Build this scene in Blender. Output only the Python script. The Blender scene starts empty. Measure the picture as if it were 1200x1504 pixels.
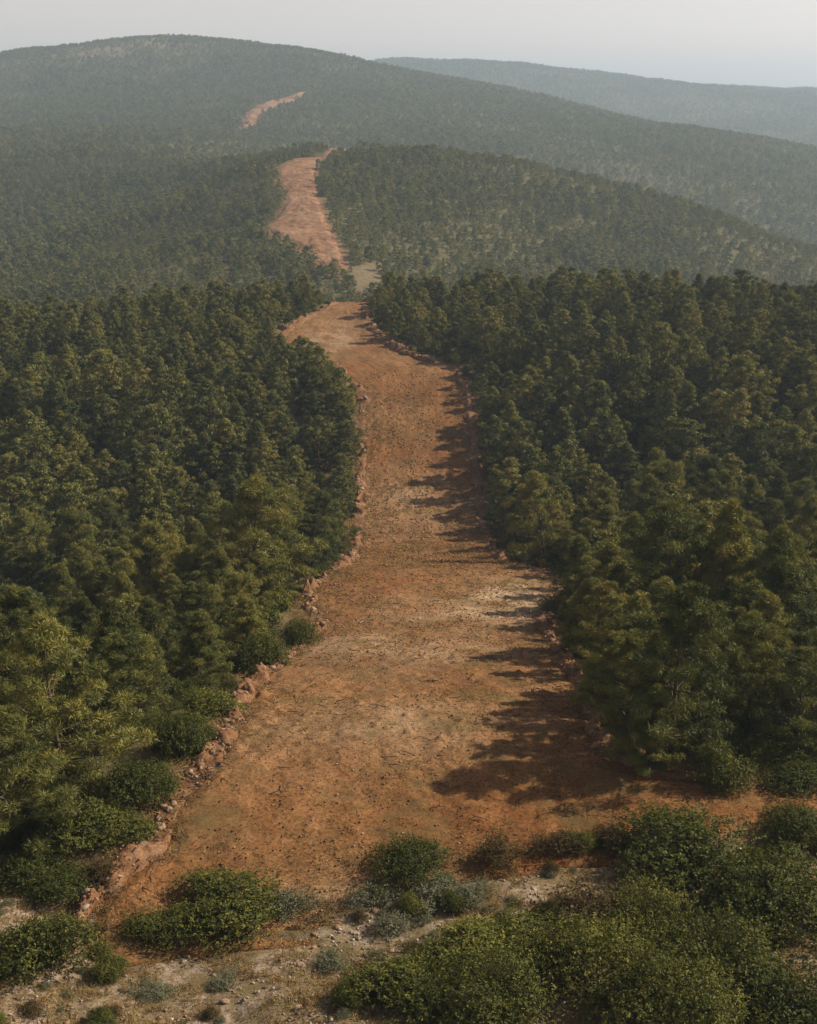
import bpy, math, random
import numpy as np
from mathutils import Vector

# ------------------------------------------------------------------ camera, sky, sun, exposure
sc = bpy.context.scene
F, CU, CV = 2066.0, 600.0, 752.0             # focal length and centre in photo pixels
PITCH = math.atan((CV - 130.0) / F)
cam = bpy.data.cameras.new('camera')
cam.sensor_fit = 'VERTICAL'; cam.sensor_height = 24.0; cam.lens = 24.0 * F / 1504.0
cam.clip_start = 0.5; cam.clip_end = 20000
camo = bpy.data.objects.new('camera', cam); sc.collection.objects.link(camo)
camo.location = (0, 0, 0); camo.rotation_euler = (math.pi / 2 - PITCH, 0, 0)
sc.camera = camo

SUN_EL, SUN_AZ = math.radians(37), math.radians(76)      # azimuth from +Y towards +X
world = bpy.data.worlds.new('World'); sc.world = world; world.use_nodes = True
nt = world.node_tree
sky = nt.nodes.new('ShaderNodeTexSky'); sky.sky_type = 'NISHITA'; sky.sun_disc = False
sky.sun_elevation = SUN_EL; sky.sun_rotation = SUN_AZ
sky.air_density = 1.0; sky.dust_density = 0.8; sky.ozone_density = 1.0; sky.altitude = 100
bg = nt.nodes['Background']; bg.inputs['Strength'].default_value = 0.098
bw = nt.nodes.new('ShaderNodeRGBToBW'); nt.links.new(sky.outputs[0], bw.inputs[0])
wt = nt.nodes.new('ShaderNodeMix'); wt.data_type = 'RGBA'; wt.blend_type = 'MULTIPLY'; wt.inputs[0].default_value = 1.0
nt.links.new(bw.outputs[0], wt.inputs[6]); wt.inputs[7].default_value = (1.08, 0.975, 0.955, 1)     # thin white overcast veil: little colour left
wm = nt.nodes.new('ShaderNodeMix'); wm.data_type = 'RGBA'; wm.inputs[0].default_value = 0.8
nt.links.new(sky.outputs[0], wm.inputs[6]); nt.links.new(wt.outputs[2], wm.inputs[7])
nt.links.new(wm.outputs[2], bg.inputs[0])
sun = bpy.data.lights.new('sun', 'SUN'); sun.energy = 5.0; sun.angle = math.radians(0.6)
sun.color = (1.0, 0.85, 0.64)
suno = bpy.data.objects.new('sun', sun); sc.collection.objects.link(suno)
sd = Vector((math.sin(SUN_AZ) * math.cos(SUN_EL), math.cos(SUN_AZ) * math.cos(SUN_EL), math.sin(SUN_EL)))
suno.rotation_euler = sd.to_track_quat('Z', 'Y').to_euler()
sc.view_settings.view_transform = 'Standard'; sc.view_settings.look = 'None'
sc.view_settings.exposure = 0.45; sc.view_settings.gamma = 1.0
sc.render.engine = 'CYCLES'
cy = sc.cycles
cy.use_denoising = True
cy.max_bounces = 4; cy.diffuse_bounces = 2; cy.glossy_bounces = 1; cy.transmission_bounces = 2
cy.volume_bounces = 1; cy.transparent_max_bounces = 4
cy.sample_clamp_indirect = 4.0
cy.caustics_reflective = False; cy.caustics_refractive = False

HAZE_DENSITY = 0.00023

# ------------------------------------------------------------------ helpers
rng = np.random.default_rng(7)
COL = sc.collection

def px(u, v, Y):
    """photo pixel and forward distance -> world point"""
    a = (u - CU) / F; b = (CV - v) / F
    c, s = math.cos(PITCH), math.sin(PITCH)
    fy = c + s * b; fz = -s + c * b
    t = Y / fy
    return np.array([a * t, Y, fz * t])

def proj(x, y, z):
    c, s = math.cos(PITCH), math.sin(PITCH)
    d = c * y - s * z
    b = s * y + c * z
    d = np.maximum(d, 0.1)
    return CU + F * x / d, CV - F * b / d, d

def _hash(ix, iy, seed):
    h = (ix.astype(np.int64) * 374761393 + iy.astype(np.int64) * 668265263 + seed * 1442695041) & 0xFFFFFFFF
    h = ((h ^ (h >> 13)) * 1274126177) & 0xFFFFFFFF
    h = h ^ (h >> 16)
    return (h & 0xFFFFFF) / float(0xFFFFFF) * 2 - 1

def vnoise(x, y, seed=0):
    x = np.asarray(x, float); y = np.asarray(y, float)
    ix = np.floor(x); iy = np.floor(y)
    fx = x - ix; fy = y - iy
    fx = fx * fx * (3 - 2 * fx); fy = fy * fy * (3 - 2 * fy)
    a = _hash(ix, iy, seed); b = _hash(ix + 1, iy, seed)
    c = _hash(ix, iy + 1, seed); d = _hash(ix + 1, iy + 1, seed)
    return (a * (1 - fx) + b * fx) * (1 - fy) + (c * (1 - fx) + d * fx) * fy

def fbm(x, y, octv=4, seed=0, gain=0.5):
    r = 0; amp = 1.0; f = 1.0
    for k in range(octv):
        r = r + amp * vnoise(x * f + 17.3 * k, y * f - 9.1 * k, seed + k); amp *= gain; f *= 2.03
    return r

def mesh_from(name, v, faces, mat=None, smooth=False, tint=None):
    """faces: (n,3) or (n,4) array"""
    m = bpy.data.meshes.new(name)
    v = np.asarray(v, np.float32); faces = np.asarray(faces, np.int32)
    nf, k = faces.shape
    m.vertices.add(len(v)); m.vertices.foreach_set('co', v.ravel())
    m.loops.add(nf * k); m.loops.foreach_set('vertex_index', faces.ravel())
    m.polygons.add(nf); m.polygons.foreach_set('loop_start', np.arange(0, nf * k, k, dtype=np.int32))
    if smooth:
        m.polygons.foreach_set('use_smooth', np.ones(nf, bool))
    if tint is not None:
        at = m.attributes.new('tint', 'FLOAT', 'POINT'); at.data.foreach_set('value', np.asarray(tint, np.float32))
    m.update(calc_edges=True)
    if mat: m.materials.append(mat)
    return m

def link(name, data, parent=None, **props):
    o = bpy.data.objects.new(name, data); COL.objects.link(o)
    if parent: o.parent = parent
    for k, val in props.items(): o[k] = val
    return o

def tris_join(parts):
    vs, fs, ts = [], [], []; n = 0
    for v, f, t in parts:
        vs.append(v); fs.append(f + n); ts.append(t); n += len(v)
    return np.vstack(vs), np.vstack(fs), np.concatenate(ts)

def unit(a):
    return a / np.maximum(np.linalg.norm(a, axis=-1, keepdims=True), 1e-9)

# ------------------------------------------------------------------ materials
def newmat(name):
    m = bpy.data.materials.new(name); m.use_nodes = True
    n = m.node_tree; n.nodes.clear()
    out = n.nodes.new('ShaderNodeOutputMaterial')
    return m, n, out

def ramp(n, fac, stops):
    r = n.nodes.new('ShaderNodeValToRGB'); e = r.color_ramp.elements
    while len(e) < len(stops): e.new(0.5)
    for el, (p, c) in zip(e, stops):
        el.position = p; el.color = (*c, 1)
    n.links.new(fac, r.inputs[0]); return r.outputs[0]

def noise(n, scale, detail=5, rough=0.6, coord=None):
    t = n.nodes.new('ShaderNodeTexNoise'); t.inputs['Scale'].default_value = scale
    t.inputs['Detail'].default_value = detail; t.inputs['Roughness'].default_value = rough
    if coord is not None: n.links.new(coord, t.inputs['Vector'])
    return t.outputs['Fac']

def mix(n, fac, a, b, mode='MIX'):
    t = n.nodes.new('ShaderNodeMix'); t.data_type = 'RGBA'; t.blend_type = mode
    for sock, val in ((t.inputs[0], fac), (t.inputs[6], a), (t.inputs[7], b)):
        if isinstance(val, (int, float)): sock.default_value = val
        elif isinstance(val, tuple): sock.default_value = (*val, 1)
        else: n.links.new(val, sock)
    return t.outputs[2]

def leaf_mat(name, stops, transl=0.28, spread=0.5, gloss=0.04):
    m, n, out = newmat(name)
    oi = n.nodes.new('ShaderNodeObjectInfo')
    at = n.nodes.new('ShaderNodeAttribute'); at.attribute_name = 'tint'
    a = n.nodes.new('ShaderNodeMath'); a.operation = 'MULTIPLY_ADD'
    n.links.new(at.outputs['Fac'], a.inputs[0]); a.inputs[1].default_value = spread
    b = n.nodes.new('ShaderNodeMath'); b.operation = 'MULTIPLY'
    n.links.new(oi.outputs['Random'], b.inputs[0]); b.inputs[1].default_value = 1 - spread
    n.links.new(b.outputs[0], a.inputs[2])
    col = ramp(n, a.outputs[0], stops)
    d = n.nodes.new('ShaderNodeBsdfDiffuse'); n.links.new(col, d.inputs[0])
    t = n.nodes.new('ShaderNodeBsdfTranslucent')
    c2 = mix(n, 1.0, col, (1.25, 1.15, 0.45), 'MULTIPLY'); n.links.new(c2, t.inputs[0])
    mx = n.nodes.new('ShaderNodeMixShader'); mx.inputs[0].default_value = transl
    n.links.new(d.outputs[0], mx.inputs[1]); n.links.new(t.outputs[0], mx.inputs[2])
    res = mx.outputs[0]
    if gloss:
        g = n.nodes.new('ShaderNodeBsdfGlossy'); g.inputs['Roughness'].default_value = 0.5
        g.inputs[0].default_value = (0.8, 0.85, 0.8, 1)
        m2 = n.nodes.new('ShaderNodeMixShader'); m2.inputs[0].default_value = gloss
        n.links.new(res, m2.inputs[1]); n.links.new(g.outputs[0], m2.inputs[2]); res = m2.outputs[0]
    n.links.new(res, out.inputs[0]); return m

def dull_mat(name, fn, rough=0.95, bump=None):
    m, n, out = newmat(name)
    p = n.nodes.new('ShaderNodeBsdfPrincipled'); p.inputs['Roughness'].default_value = rough
    p.inputs['Specular IOR Level'].default_value = 0.098
    tc = n.nodes.new('ShaderNodeTexCoord')
    col = fn(n, tc.outputs['Object'])
    n.links.new(col, p.inputs['Base Color'])
    if bump:
        h = noise(n, bump[0], 6, 0.65, tc.outputs['Object'])
        bn = n.nodes.new('ShaderNodeBump'); bn.inputs['Strength'].default_value = bump[1]; bn.inputs['Distance'].default_value = bump[2]
        n.links.new(h, bn.inputs['Height']); n.links.new(bn.outputs[0], p.inputs['Normal'])
    n.links.new(p.outputs[0], out.inputs[0]); return m

def soil_col(n, co):
    big = noise(n, 0.055, 4, 0.6, co)
    midn = noise(n, 1.6, 8, 0.8, co)
    fine = noise(n, 7.0, 5, 0.75, co)
    c1 = ramp(n, big, [(0.38, (0.28, 0.10, 0.036)), (0.5, (0.275, 0.13, 0.054)), (0.62, (0.35, 0.20, 0.11))])
    c2 = ramp(n, midn, [(0.34, (0.10, 0.055, 0.028)), (0.46, (0.22, 0.105, 0.045)), (0.56, (0.30, 0.155, 0.07)), (0.72, (0.40, 0.24, 0.13))])
    c = mix(n, 0.55, c1, c2)
    c3 = ramp(n, fine, [(0.36, (0.3, 0.28, 0.25)), (0.5, (1, 1, 1)), (0.66, (1.45, 1.4, 1.3))])
    c = mix(n, 0.85, c, c3, 'MULTIPLY')
    mp = n.nodes.new('ShaderNodeMapping'); mp.inputs['Scale'].default_value = (0.55, 0.12, 0.3); n.links.new(co, mp.inputs[0])
    st = noise(n, 1.0, 6, 0.65, mp.outputs[0])
    c = mix(n, 0.7, c, ramp(n, st, [(0.36, (0.62, 0.56, 0.5)), (0.5, (1, 1, 1)), (0.66, (1.32, 1.35, 1.4))]), 'MULTIPLY')
    gr = noise(n, 0.33, 6, 0.72, co)
    gm = ramp(n, gr, [(0.50, (0, 0, 0)), (0.64, (0.75, 0.75, 0.75))])
    pa = n.nodes.new('ShaderNodeAttribute'); pa.attribute_name = 'pale'
    c = mix(n, pa.outputs['Fac'], c, mix(n, 1.0, (0.50, 0.37, 0.27), c3, 'MULTIPLY'))
    return mix(n, gm, mix(n, 1.0, c, (0.70, 0.70, 0.64), 'MULTIPLY'), (0.115, 0.085, 0.036))

def pale_soil_col(n, co):
    a = noise(n, 0.05, 4, 0.6, co); b = noise(n, 0.4, 6, 0.7, co)
    c = ramp(n, a, [(0.38, (0.17, 0.088, 0.045)), (0.6, (0.25, 0.15, 0.088))])
    return mix(n, 0.8, c, ramp(n, b, [(0.35, (0.55, 0.52, 0.48)), (0.5, (1, 1, 1)), (0.66, (1.5, 1.45, 1.4))]), 'MULTIPLY')

def bank_col(n, co):
    a = noise(n, 1.3, 5, 0.7, co); b = noise(n, 6, 4, 0.7, co)
    c = ramp(n, a, [(0.35, (0.12, 0.062, 0.032)), (0.5, (0.20, 0.105, 0.055)), (0.68, (0.28, 0.175, 0.11))])
    c3 = ramp(n, b, [(0.35, (0.5, 0.47, 0.43)), (0.55, (1, 1, 1)), (0.75, (1.15, 1.15, 1.12))])
    return mix(n, 0.8, c, c3, 'MULTIPLY')

def stone_col(n, co):
    oi = n.nodes.new('ShaderNodeObjectInfo')
    a = noise(n, 3, 5, 0.7, co)
    c1 = ramp(n, oi.outputs['Random'], [(0, (0.20, 0.12, 0.07)), (0.5, (0.26, 0.175, 0.115)), (0.85, (0.34, 0.26, 0.20)), (1, (0.29, 0.25, 0.22))])
    c2 = ramp(n, a, [(0.35, (0.6, 0.52, 0.45)), (0.6, (1.05, 1.03, 1))])
    return mix(n, 1.0, c1, c2, 'MULTIPLY')

def tint_col(stops):
    def fn(n, co):
        at = n.nodes.new('ShaderNodeAttribute'); at.attribute_name = 'tint'
        return ramp(n, at.outputs['Fac'], stops)
    return fn

def ground_col(n, co):
    at = n.nodes.new('ShaderNodeAttribute'); at.attribute_name = 'rock'
    a = noise(n, 0.35, 6, 0.7, co); b = noise(n, 3.2, 6, 0.75, co); c = noise(n, 14, 4, 0.7, co)
    litter = ramp(n, a, [(0.35, (0.06, 0.062, 0.03)), (0.5, (0.095, 0.09, 0.042)), (0.65, (0.14, 0.11, 0.055))])
    sp = n.nodes.new('ShaderNodeAttribute'); sp.attribute_name = 'spoil'
    litter = mix(n, sp.outputs['Fac'], litter, ramp(n, b, [(0.35, (0.14, 0.075, 0.04)), (0.5, (0.24, 0.13, 0.065)), (0.68, (0.34, 0.21, 0.125))]))
    rub = ramp(n, b, [(0.36, (0.11, 0.08, 0.045)), (0.46, (0.19, 0.14, 0.085)), (0.55, (0.33, 0.265, 0.205)), (0.66, (0.48, 0.41, 0.35))])
    gr = ramp(n, noise(n, 0.8, 5, 0.7, co), [(0.45, (0, 0, 0)), (0.6, (1, 1, 1))])
    rub = mix(n, gr, rub, (0.16, 0.125, 0.06))
    cc = mix(n, at.outputs['Fac'], litter, rub)
    c3 = ramp(n, c, [(0.35, (0.6, 0.58, 0.55)), (0.55, (1, 1, 1)), (0.75, (1.15, 1.15, 1.15))])
    return mix(n, 0.8, cc, c3, 'MULTIPLY')

def bark_col(n, co):
    a = noise(n, 9, 5, 0.7, co)
    return ramp(n, a, [(0.3, (0.05, 0.038, 0.03)), (0.6, (0.12, 0.09, 0.07)), (0.8, (0.2, 0.16, 0.13))])

M = {}
M['soil'] = dull_mat('red_soil', soil_col, bump=(9.0, 0.6, 0.06))
M['pale_soil'] = dull_mat('pale_soil', pale_soil_col)
M['bank'] = dull_mat('bank_earth', bank_col, bump=(8.0, 0.7, 0.06))
M['stone'] = dull_mat('limestone', stone_col, bump=(6.0, 0.5, 0.03))
M['ground'] = dull_mat('hill_ground', ground_col, bump=(7.0, 0.6, 0.06))
M['bark'] = dull_mat('bark', bark_col)
M['clod'] = dull_mat('clod_earth', tint_col([(0, (0.08, 0.042, 0.022)), (0.4, (0.18, 0.086, 0.038)), (0.75, (0.26, 0.145, 0.075)), (1, (0.38, 0.27, 0.18))]))
M['rubble'] = dull_mat('rubble_limestone', tint_col([(0, (0.14, 0.09, 0.055)), (0.4, (0.25, 0.18, 0.125)), (0.75, (0.36, 0.29, 0.225)), (1, (0.48, 0.42, 0.36))]))
M['straw'] = leaf_mat('dry_straw', [(0, (0.10, 0.065, 0.03)), (0.4, (0.26, 0.165, 0.07)), (0.8, (0.40, 0.28, 0.14)), (1, (0.13, 0.13, 0.05))], 0.2, 1.0, 0)
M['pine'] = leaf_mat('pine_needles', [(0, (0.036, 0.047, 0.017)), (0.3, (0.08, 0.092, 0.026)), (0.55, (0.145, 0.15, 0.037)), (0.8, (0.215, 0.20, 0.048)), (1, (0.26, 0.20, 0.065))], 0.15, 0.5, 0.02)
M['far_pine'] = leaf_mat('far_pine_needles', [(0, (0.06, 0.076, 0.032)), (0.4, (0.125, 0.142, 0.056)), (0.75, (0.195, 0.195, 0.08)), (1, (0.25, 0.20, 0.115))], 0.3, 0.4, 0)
M['leaf'] = leaf_mat('maquis_leaves', [(0, (0.035, 0.044, 0.012)), (0.3, (0.06, 0.072, 0.018)), (0.6, (0.11, 0.122, 0.026)), (1, (0.26, 0.24, 0.05))], 0.27, 0.75, 0.012)
M['dark_leaf'] = leaf_mat('dark_evergreen_leaves', [(0, (0.032, 0.044, 0.012)), (0.5, (0.066, 0.083, 0.02)), (1, (0.14, 0.145, 0.035))], 0.3, 0.75, 0.012)
M['grey_leaf'] = leaf_mat('grey_green_leaves', [(0, (0.09, 0.10, 0.065)), (0.5, (0.16, 0.17, 0.11)), (1, (0.26, 0.25, 0.18))], 0.2, 0.7, 0)
M['brown_leaf'] = leaf_mat('dry_brown_leaves', [(0, (0.05, 0.035, 0.022)), (0.5, (0.105, 0.072, 0.04)), (1, (0.10, 0.10, 0.04))], 0.25, 0.75, 0)

# ------------------------------------------------------------------ terrain
# strip rows: photo row, left and right edge column, distance
NEAR = [(1432, 190, 225, 39.7), (1405, 125, 320, 40.6), (1370, 128, 470, 41.8), (1330, 150, 600, 43.1), (1290, 185, 790, 44.5), (1235, 228, 980, 46.6), (1205, 250, 1150, 47.8), (1185, 262, 1280, 48.6), (1165, 278, 1270, 49.5),
        (1150, 290, 1090, 50.2), (1130, 305, 955, 51.2),
        (1100, 322, 890, 53.2), (1050, 350, 872, 59), (1000, 378, 845, 68), (960, 432, 815, 77), (930, 468, 798, 84.5), (900, 462, 790, 92),
        (872, 450, 826, 101), (852, 478, 838, 108), (830, 506, 742, 119), (800, 527, 715, 138), (770, 528, 708, 148), (700, 530, 700, 164),
        (650, 532, 692, 174), (600, 537, 685, 185), (570, 530, 680, 192), (545, 500, 662, 201), (520, 440, 592, 213), (500, 412, 562, 224),
        (480, 426, 542, 236), (460, 468, 533, 248), (447, 490, 531, 256)]
MIDS = [(398, 476, 506, 442), (380, 455, 500, 458), (360, 430, 492, 475), (338, 384, 480, 497), (320, 410, 474, 520), (300, 420, 466, 545), (270, 409, 459, 590), (250, 408, 462, 620), (234, 428, 467, 648)]
FARS = [(192, 349, 362, 1250), (172, 362, 384, 1320), (158, 378, 408, 1390), (146, 402, 434, 1440), (134, 436, 454, 1505)]
H_T = 4.2
CP = []     # control points x, y, z
def cp(u, v, Y, canopy=0.0):
    p = px(u, v, Y); CP.append((p[0], p[1], p[2] - canopy))
for rows in (NEAR, MIDS, FARS):
    for (v, ul, ur, Y) in rows:
        cp(ul, v, Y); cp(min(ur, 1100), v, Y)
def strip_z(Y):
    r = NEAR; ys = [a[3] for a in r]; zs = [px(600, a[0], a[3])[2] for a in r]
    return float(np.interp(Y, ys, zs))
def strip_x(Y):
    ys = [a[3] for a in NEAR]; c = [0.5 * (px(a[1], a[0], a[3])[0] + px(min(a[2], 1000), a[0], a[3])[0]) for a in NEAR]
    return float(np.interp(Y, ys, c))
for (Y, dl, dr, off) in [(60, -2.5, -1.0, 22), (90, -4, -1.5, 26), (120, -3, 0.5, 28), (150, -1, 3, 30), (180, -0.5, 4.5, 30), (215, -2, 3.0, 32), (250, -3, 1.5, 40),
                         (90, -9, -2, 60), (140, -6, 4, 70), (190, -5, 4, 80), (240, -5, 0.0, 90), (200, -14, -6, 160)]:
    x0 = strip_x(Y); z0 = strip_z(Y)
    CP.append((x0 - off, Y, z0 + dl)); CP.append((x0 + off, Y, z0 + dr))
# foreground and beneath the camera
for (u, v, Y) in [(50, 1504, 36), (400, 1504, 36), (800, 1504, 36), (1150, 1504, 36), (50, 1420, 39.5), (900, 1380, 41), (1180, 1320, 43)]:
    cp(u, v, Y)
for x in (-45, -15, 15, 45):
    for Y in (-15, 8, 22): CP.append((x, Y, -26.5 - 0.05 * abs(x)))
CP += [(-45, 45, -29.5), (45, 50, -27.0)]
# valley behind the first crest
for (u, Y, z) in [(515, 290, -45.5), (530, 345, -59), (500, 400, -59.5), (300, 300, -50), (100, 310, -54), (-150, 320, -58), (100, 370, -64), (800, 300, -49), (1000, 300, -50), (1250, 310, -55), (850, 380, -68), (1100, 400, -80), (1350, 430, -90)]:
    CP.append(((u - CU) / F * Y, Y, z))
# slopes of the second hill (canopy visible)
for (u, v, Y) in [(600, 215, 690), (800, 236, 700), (1000, 286, 690), (1200, 362, 660), (600, 385, 455), (800, 395, 505), (1000, 400, 550), (1150, 410, 590),
                  (700, 300, 580), (900, 330, 610), (0, 300, 740), (0, 400, 480), (200, 300, 620), (200, 400, 430), (350, 255, 690), (350, 330, 520), (420, 213, 720), (300, 216, 960), (100, 182, 1180), (0, 205, 1080)]:
    cp(u, v, Y, H_T)
for (u, Y, z) in [(500, 850, -50), (700, 880, -75), (900, 880, -95), (1150, 850, -115), (400, 950, -52)]:
    CP.append(((u - CU) / F * Y, Y, z))
# the big hill, and the far ridge
for (u, v, Y) in [(0, 85, 1900), (130, 60, 2000), (250, 54, 2050), (400, 70, 2000), (550, 88, 1900), (700, 118, 1800), (870, 153, 1650), (1050, 184, 1500), (1200, 216, 1400),
                  (200, 130, 1600), (60, 150, 1500), (200, 188, 1260), (600, 185, 1220), (600, 130, 1600), (900, 235, 1130), (1100, 295, 1040), (800, 180, 1350), (-150, 110, 1900), (-200, 200, 1300),
                  (560, 88, 3500), (740, 95, 3500), (900, 108, 3500), (1050, 128, 3500), (1200, 130, 3600), (1400, 135, 3600), (1000, 170, 2700), (1200, 185, 2500)]:
    cp(u, v, Y, H_T)
for (u, Y, z) in [(250, 2700, -20), (250, 3500, -60), (700, 2300, -60), (1100, 1950, -100), (1350, 1900, -120), (800, 4400, -90), (1200, 4500, -90), (0, 4500, -90), (1500, 1100, -120), (1600, 700, -110), (-500, 700, -80), (-600, 1300, -50), (-500, 450, -78)]:
    CP.append(((u - CU) / F * Y, Y, z))
CP = np.array(CP)
def qp(x, y):
    return x / (y + 35.0), np.log(y + 35.0)
def _phi(r2):
    return 0.5 * r2 * np.log(r2 + 1e-12)
_q, _p = qp(CP[:, 0], CP[:, 1])
_n = len(CP)
_K = _phi((_q[:, None] - _q[None]) ** 2 + (_p[:, None] - _p[None]) ** 2) + np.eye(_n) * 2e-5
_P = np.stack([np.ones(_n), _q, _p], 1)
_A = np.block([[_K, _P], [_P.T, np.zeros((3, 3))]])
_w = np.linalg.solve(_A, np.concatenate([CP[:, 2], np.zeros(3)]))

# strip edge curves as functions of distance
def edge_fn(rows):
    ys = np.array([r[3] for r in rows], float)
    xl = np.array([px(r[1], r[0], r[3])[0] for r in rows]); xr = np.array([px(r[2], r[0], r[3])[0] for r in rows])
    return ys, xl, xr
E_NEAR, E_MID, E_FAR = edge_fn(NEAR), edge_fn(MIDS), edge_fn(FARS)
_y = np.append(E_NEAR[0], [275, 300, 340]); _c = 0.5 * (E_NEAR[1][-1] + E_NEAR[2][-1])
E_NEAR = (_y, np.append(E_NEAR[1], [_c - 4, _c - 5, _c - 5]), np.append(E_NEAR[2], [_c + 3.5, _c + 5, _c + 5]))
_c = E_MID[1][-1]
E_MID = (np.append(E_MID[0], [690, 760]), np.append(E_MID[1], [_c + 10, _c + 14]), np.append(E_MID[2], [_c + 28, _c + 26]))

def edges(E, y):
    xl = np.interp(y, E[0], E[1]); xr = np.interp(y, E[0], E[2])
    sc_ = np.clip(y / 120, 0.5, 6)
    xr = xr + np.clip((49.0 - y) / 3, 0, 1) * 3.2 * fbm(y / 0.7, y * 0 + 5.1, 3, 47)
    return xl + 0.35 * sc_ * fbm(y / (2.2 * sc_), y * 0 + 3.3, 3, 41), xr + 0.35 * sc_ * fbm(y / (2.2 * sc_), y * 0 + 8.8, 3, 43)

def strip_dist(x, y):
    """signed distance-like: negative inside any cleared strip"""
    d = np.full(np.shape(x), 1e3)
    for E in (E_NEAR, E_MID, E_FAR):
        xl, xr = edges(E, y)
        gl = np.interp(y, E[0], np.gradient(E[1], E[0])); gr_ = np.interp(y, E[0], np.gradient(E[2], E[0]))
        dd = np.maximum((xl - x) / np.sqrt(1 + gl * gl), (x - xr) / np.sqrt(1 + gr_ * gr_))
        dd = np.maximum(dd, np.maximum(E[0][0] - y, y - E[0][-1]))
        d = np.minimum(d, dd)
    return d

def H0(x, y):
    x = np.asarray(x, float); y = np.asarray(y, float)
    sh = x.shape; x = x.ravel(); y = y.ravel(); out = np.empty(x.size)
    for i in range(0, x.size, 40000):
        s = slice(i, i + 40000)
        q, p = qp(x[s], y[s])
        r2 = (q[:, None] - _q[None]) ** 2 + (p[:, None] - _p[None]) ** 2
        out[s] = _phi(r2) @ _w[:_n] + _w[_n] + _w[_n + 1] * q + _w[_n + 2] * p
    far = np.clip((y - 300) / 900, 0, 1)
    out += far * (5.0 * fbm(x / 210, y / 260, 3, 5)) + np.clip((y - 350) / 300, 0, 1) * 1.2 * fbm(x / 40, y / 40, 2, 9)
    return out.reshape(sh)

def H(x, y):
    x = np.asarray(x, float); y = np.asarray(y, float)
    z = H0(x, y)
    near = np.clip((320 - y) / 120, 0, 1)
    d = strip_dist(x, y)
    off = np.clip(d / 2.5, 0, 1)
    z = z + near * off * (0.35 * fbm(x / 6, y / 6, 3, 21) + 0.10 * fbm(x / 0.9, y / 0.9, 3, 23))
    return z

def hit(u, v):
    """the ground point seen at a photo pixel"""
    Y = np.exp(np.linspace(math.log(15), math.log(4000), 1500))
    P = np.array([px(u, v, 1.0)]) * Y[:, None]
    g = H0(P[:, 0], P[:, 1])
    k = np.argmax(P[:, 2] < g)
    if k == 0: k = 1
    a, b = P[k - 1, 2] - g[k - 1], P[k, 2] - g[k]
    t = a / (a - b)
    y = Y[k - 1] + t * (Y[k] - Y[k - 1])
    x = (u - CU) / F * y / px(u, v, 1.0)[1] if False else px(u, v, y)[0]
    return np.array([x, y, float(H(np.array([x]), np.array([y]))[0])])

def grid_faces(nr, nc):
    i = np.arange(nr - 1)[:, None] * nc + np.arange(nc - 1)[None]
    return np.stack([i, i + 1, i + nc + 1, i + nc], -1).reshape(-1, 4)

# ground sheet: fine near the camera, coarser far away
pp = np.concatenate([np.log(35 + np.linspace(-25, 30, 60))[:-1],
                     np.log(35.0 + 30) + np.cumsum(np.full(560, 0.0029)),])
pp = np.concatenate([pp, np.linspace(pp[-1], math.log(5600 + 35), 420)[1:]])
qq = np.concatenate([np.linspace(-1.15, -0.34, 60)[:-1], np.linspace(-0.34, 0.34, 330), np.linspace(0.34, 1.15, 60)[1:]])
PPg, QQg = np.meshgrid(pp, qq, indexing='ij')
Yg = np.exp(PPg) - 35.0; Xg = QQg * (Yg + 35.0)
Zg = H(Xg, Yg)
dg = strip_dist(Xg, Yg)
Zg = Zg - 0.35 * np.clip(-dg / np.clip(Yg / 80, 0.5, 8), 0, 1)
gm = mesh_from('ground', np.stack([Xg, Yg, Zg], -1).reshape(-1, 3), grid_faces(len(pp), len(qq)), M['ground'], True)
def rock_mask(x, y):
    r = np.clip((47.5 - y - 0.06 * x) / 3.0, 0, 1) * np.clip((y + 5) / 15, 0, 1)
    c = hit(540, 405)
    r2 = np.exp(-(((x - c[0]) / 8) ** 2 + ((y - c[1]) / 30) ** 2))
    c = hit(165, 72)
    r3 = 1.0 * np.exp(-(((x - c[0]) / 120) ** 2 + ((y - c[1]) / 90) ** 2))
    return np.clip(np.maximum(np.maximum(r, r2 * 0.65), r3), 0, 1)
at = gm.attributes.new('rock', 'FLOAT', 'POINT'); at.data.foreach_set('value', rock_mask(Xg, Yg).ravel().astype(np.float32))
at = gm.attributes.new('spoil', 'FLOAT', 'POINT'); at.data.foreach_set('value', (np.exp(-np.clip(dg, 0, 50) / 1.6) * (Yg < 700)).ravel().astype(np.float32))
link('ground', gm, kind='structure', label='hilly ground under the pine woods, pale rubble in front', category='ground')

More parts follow.
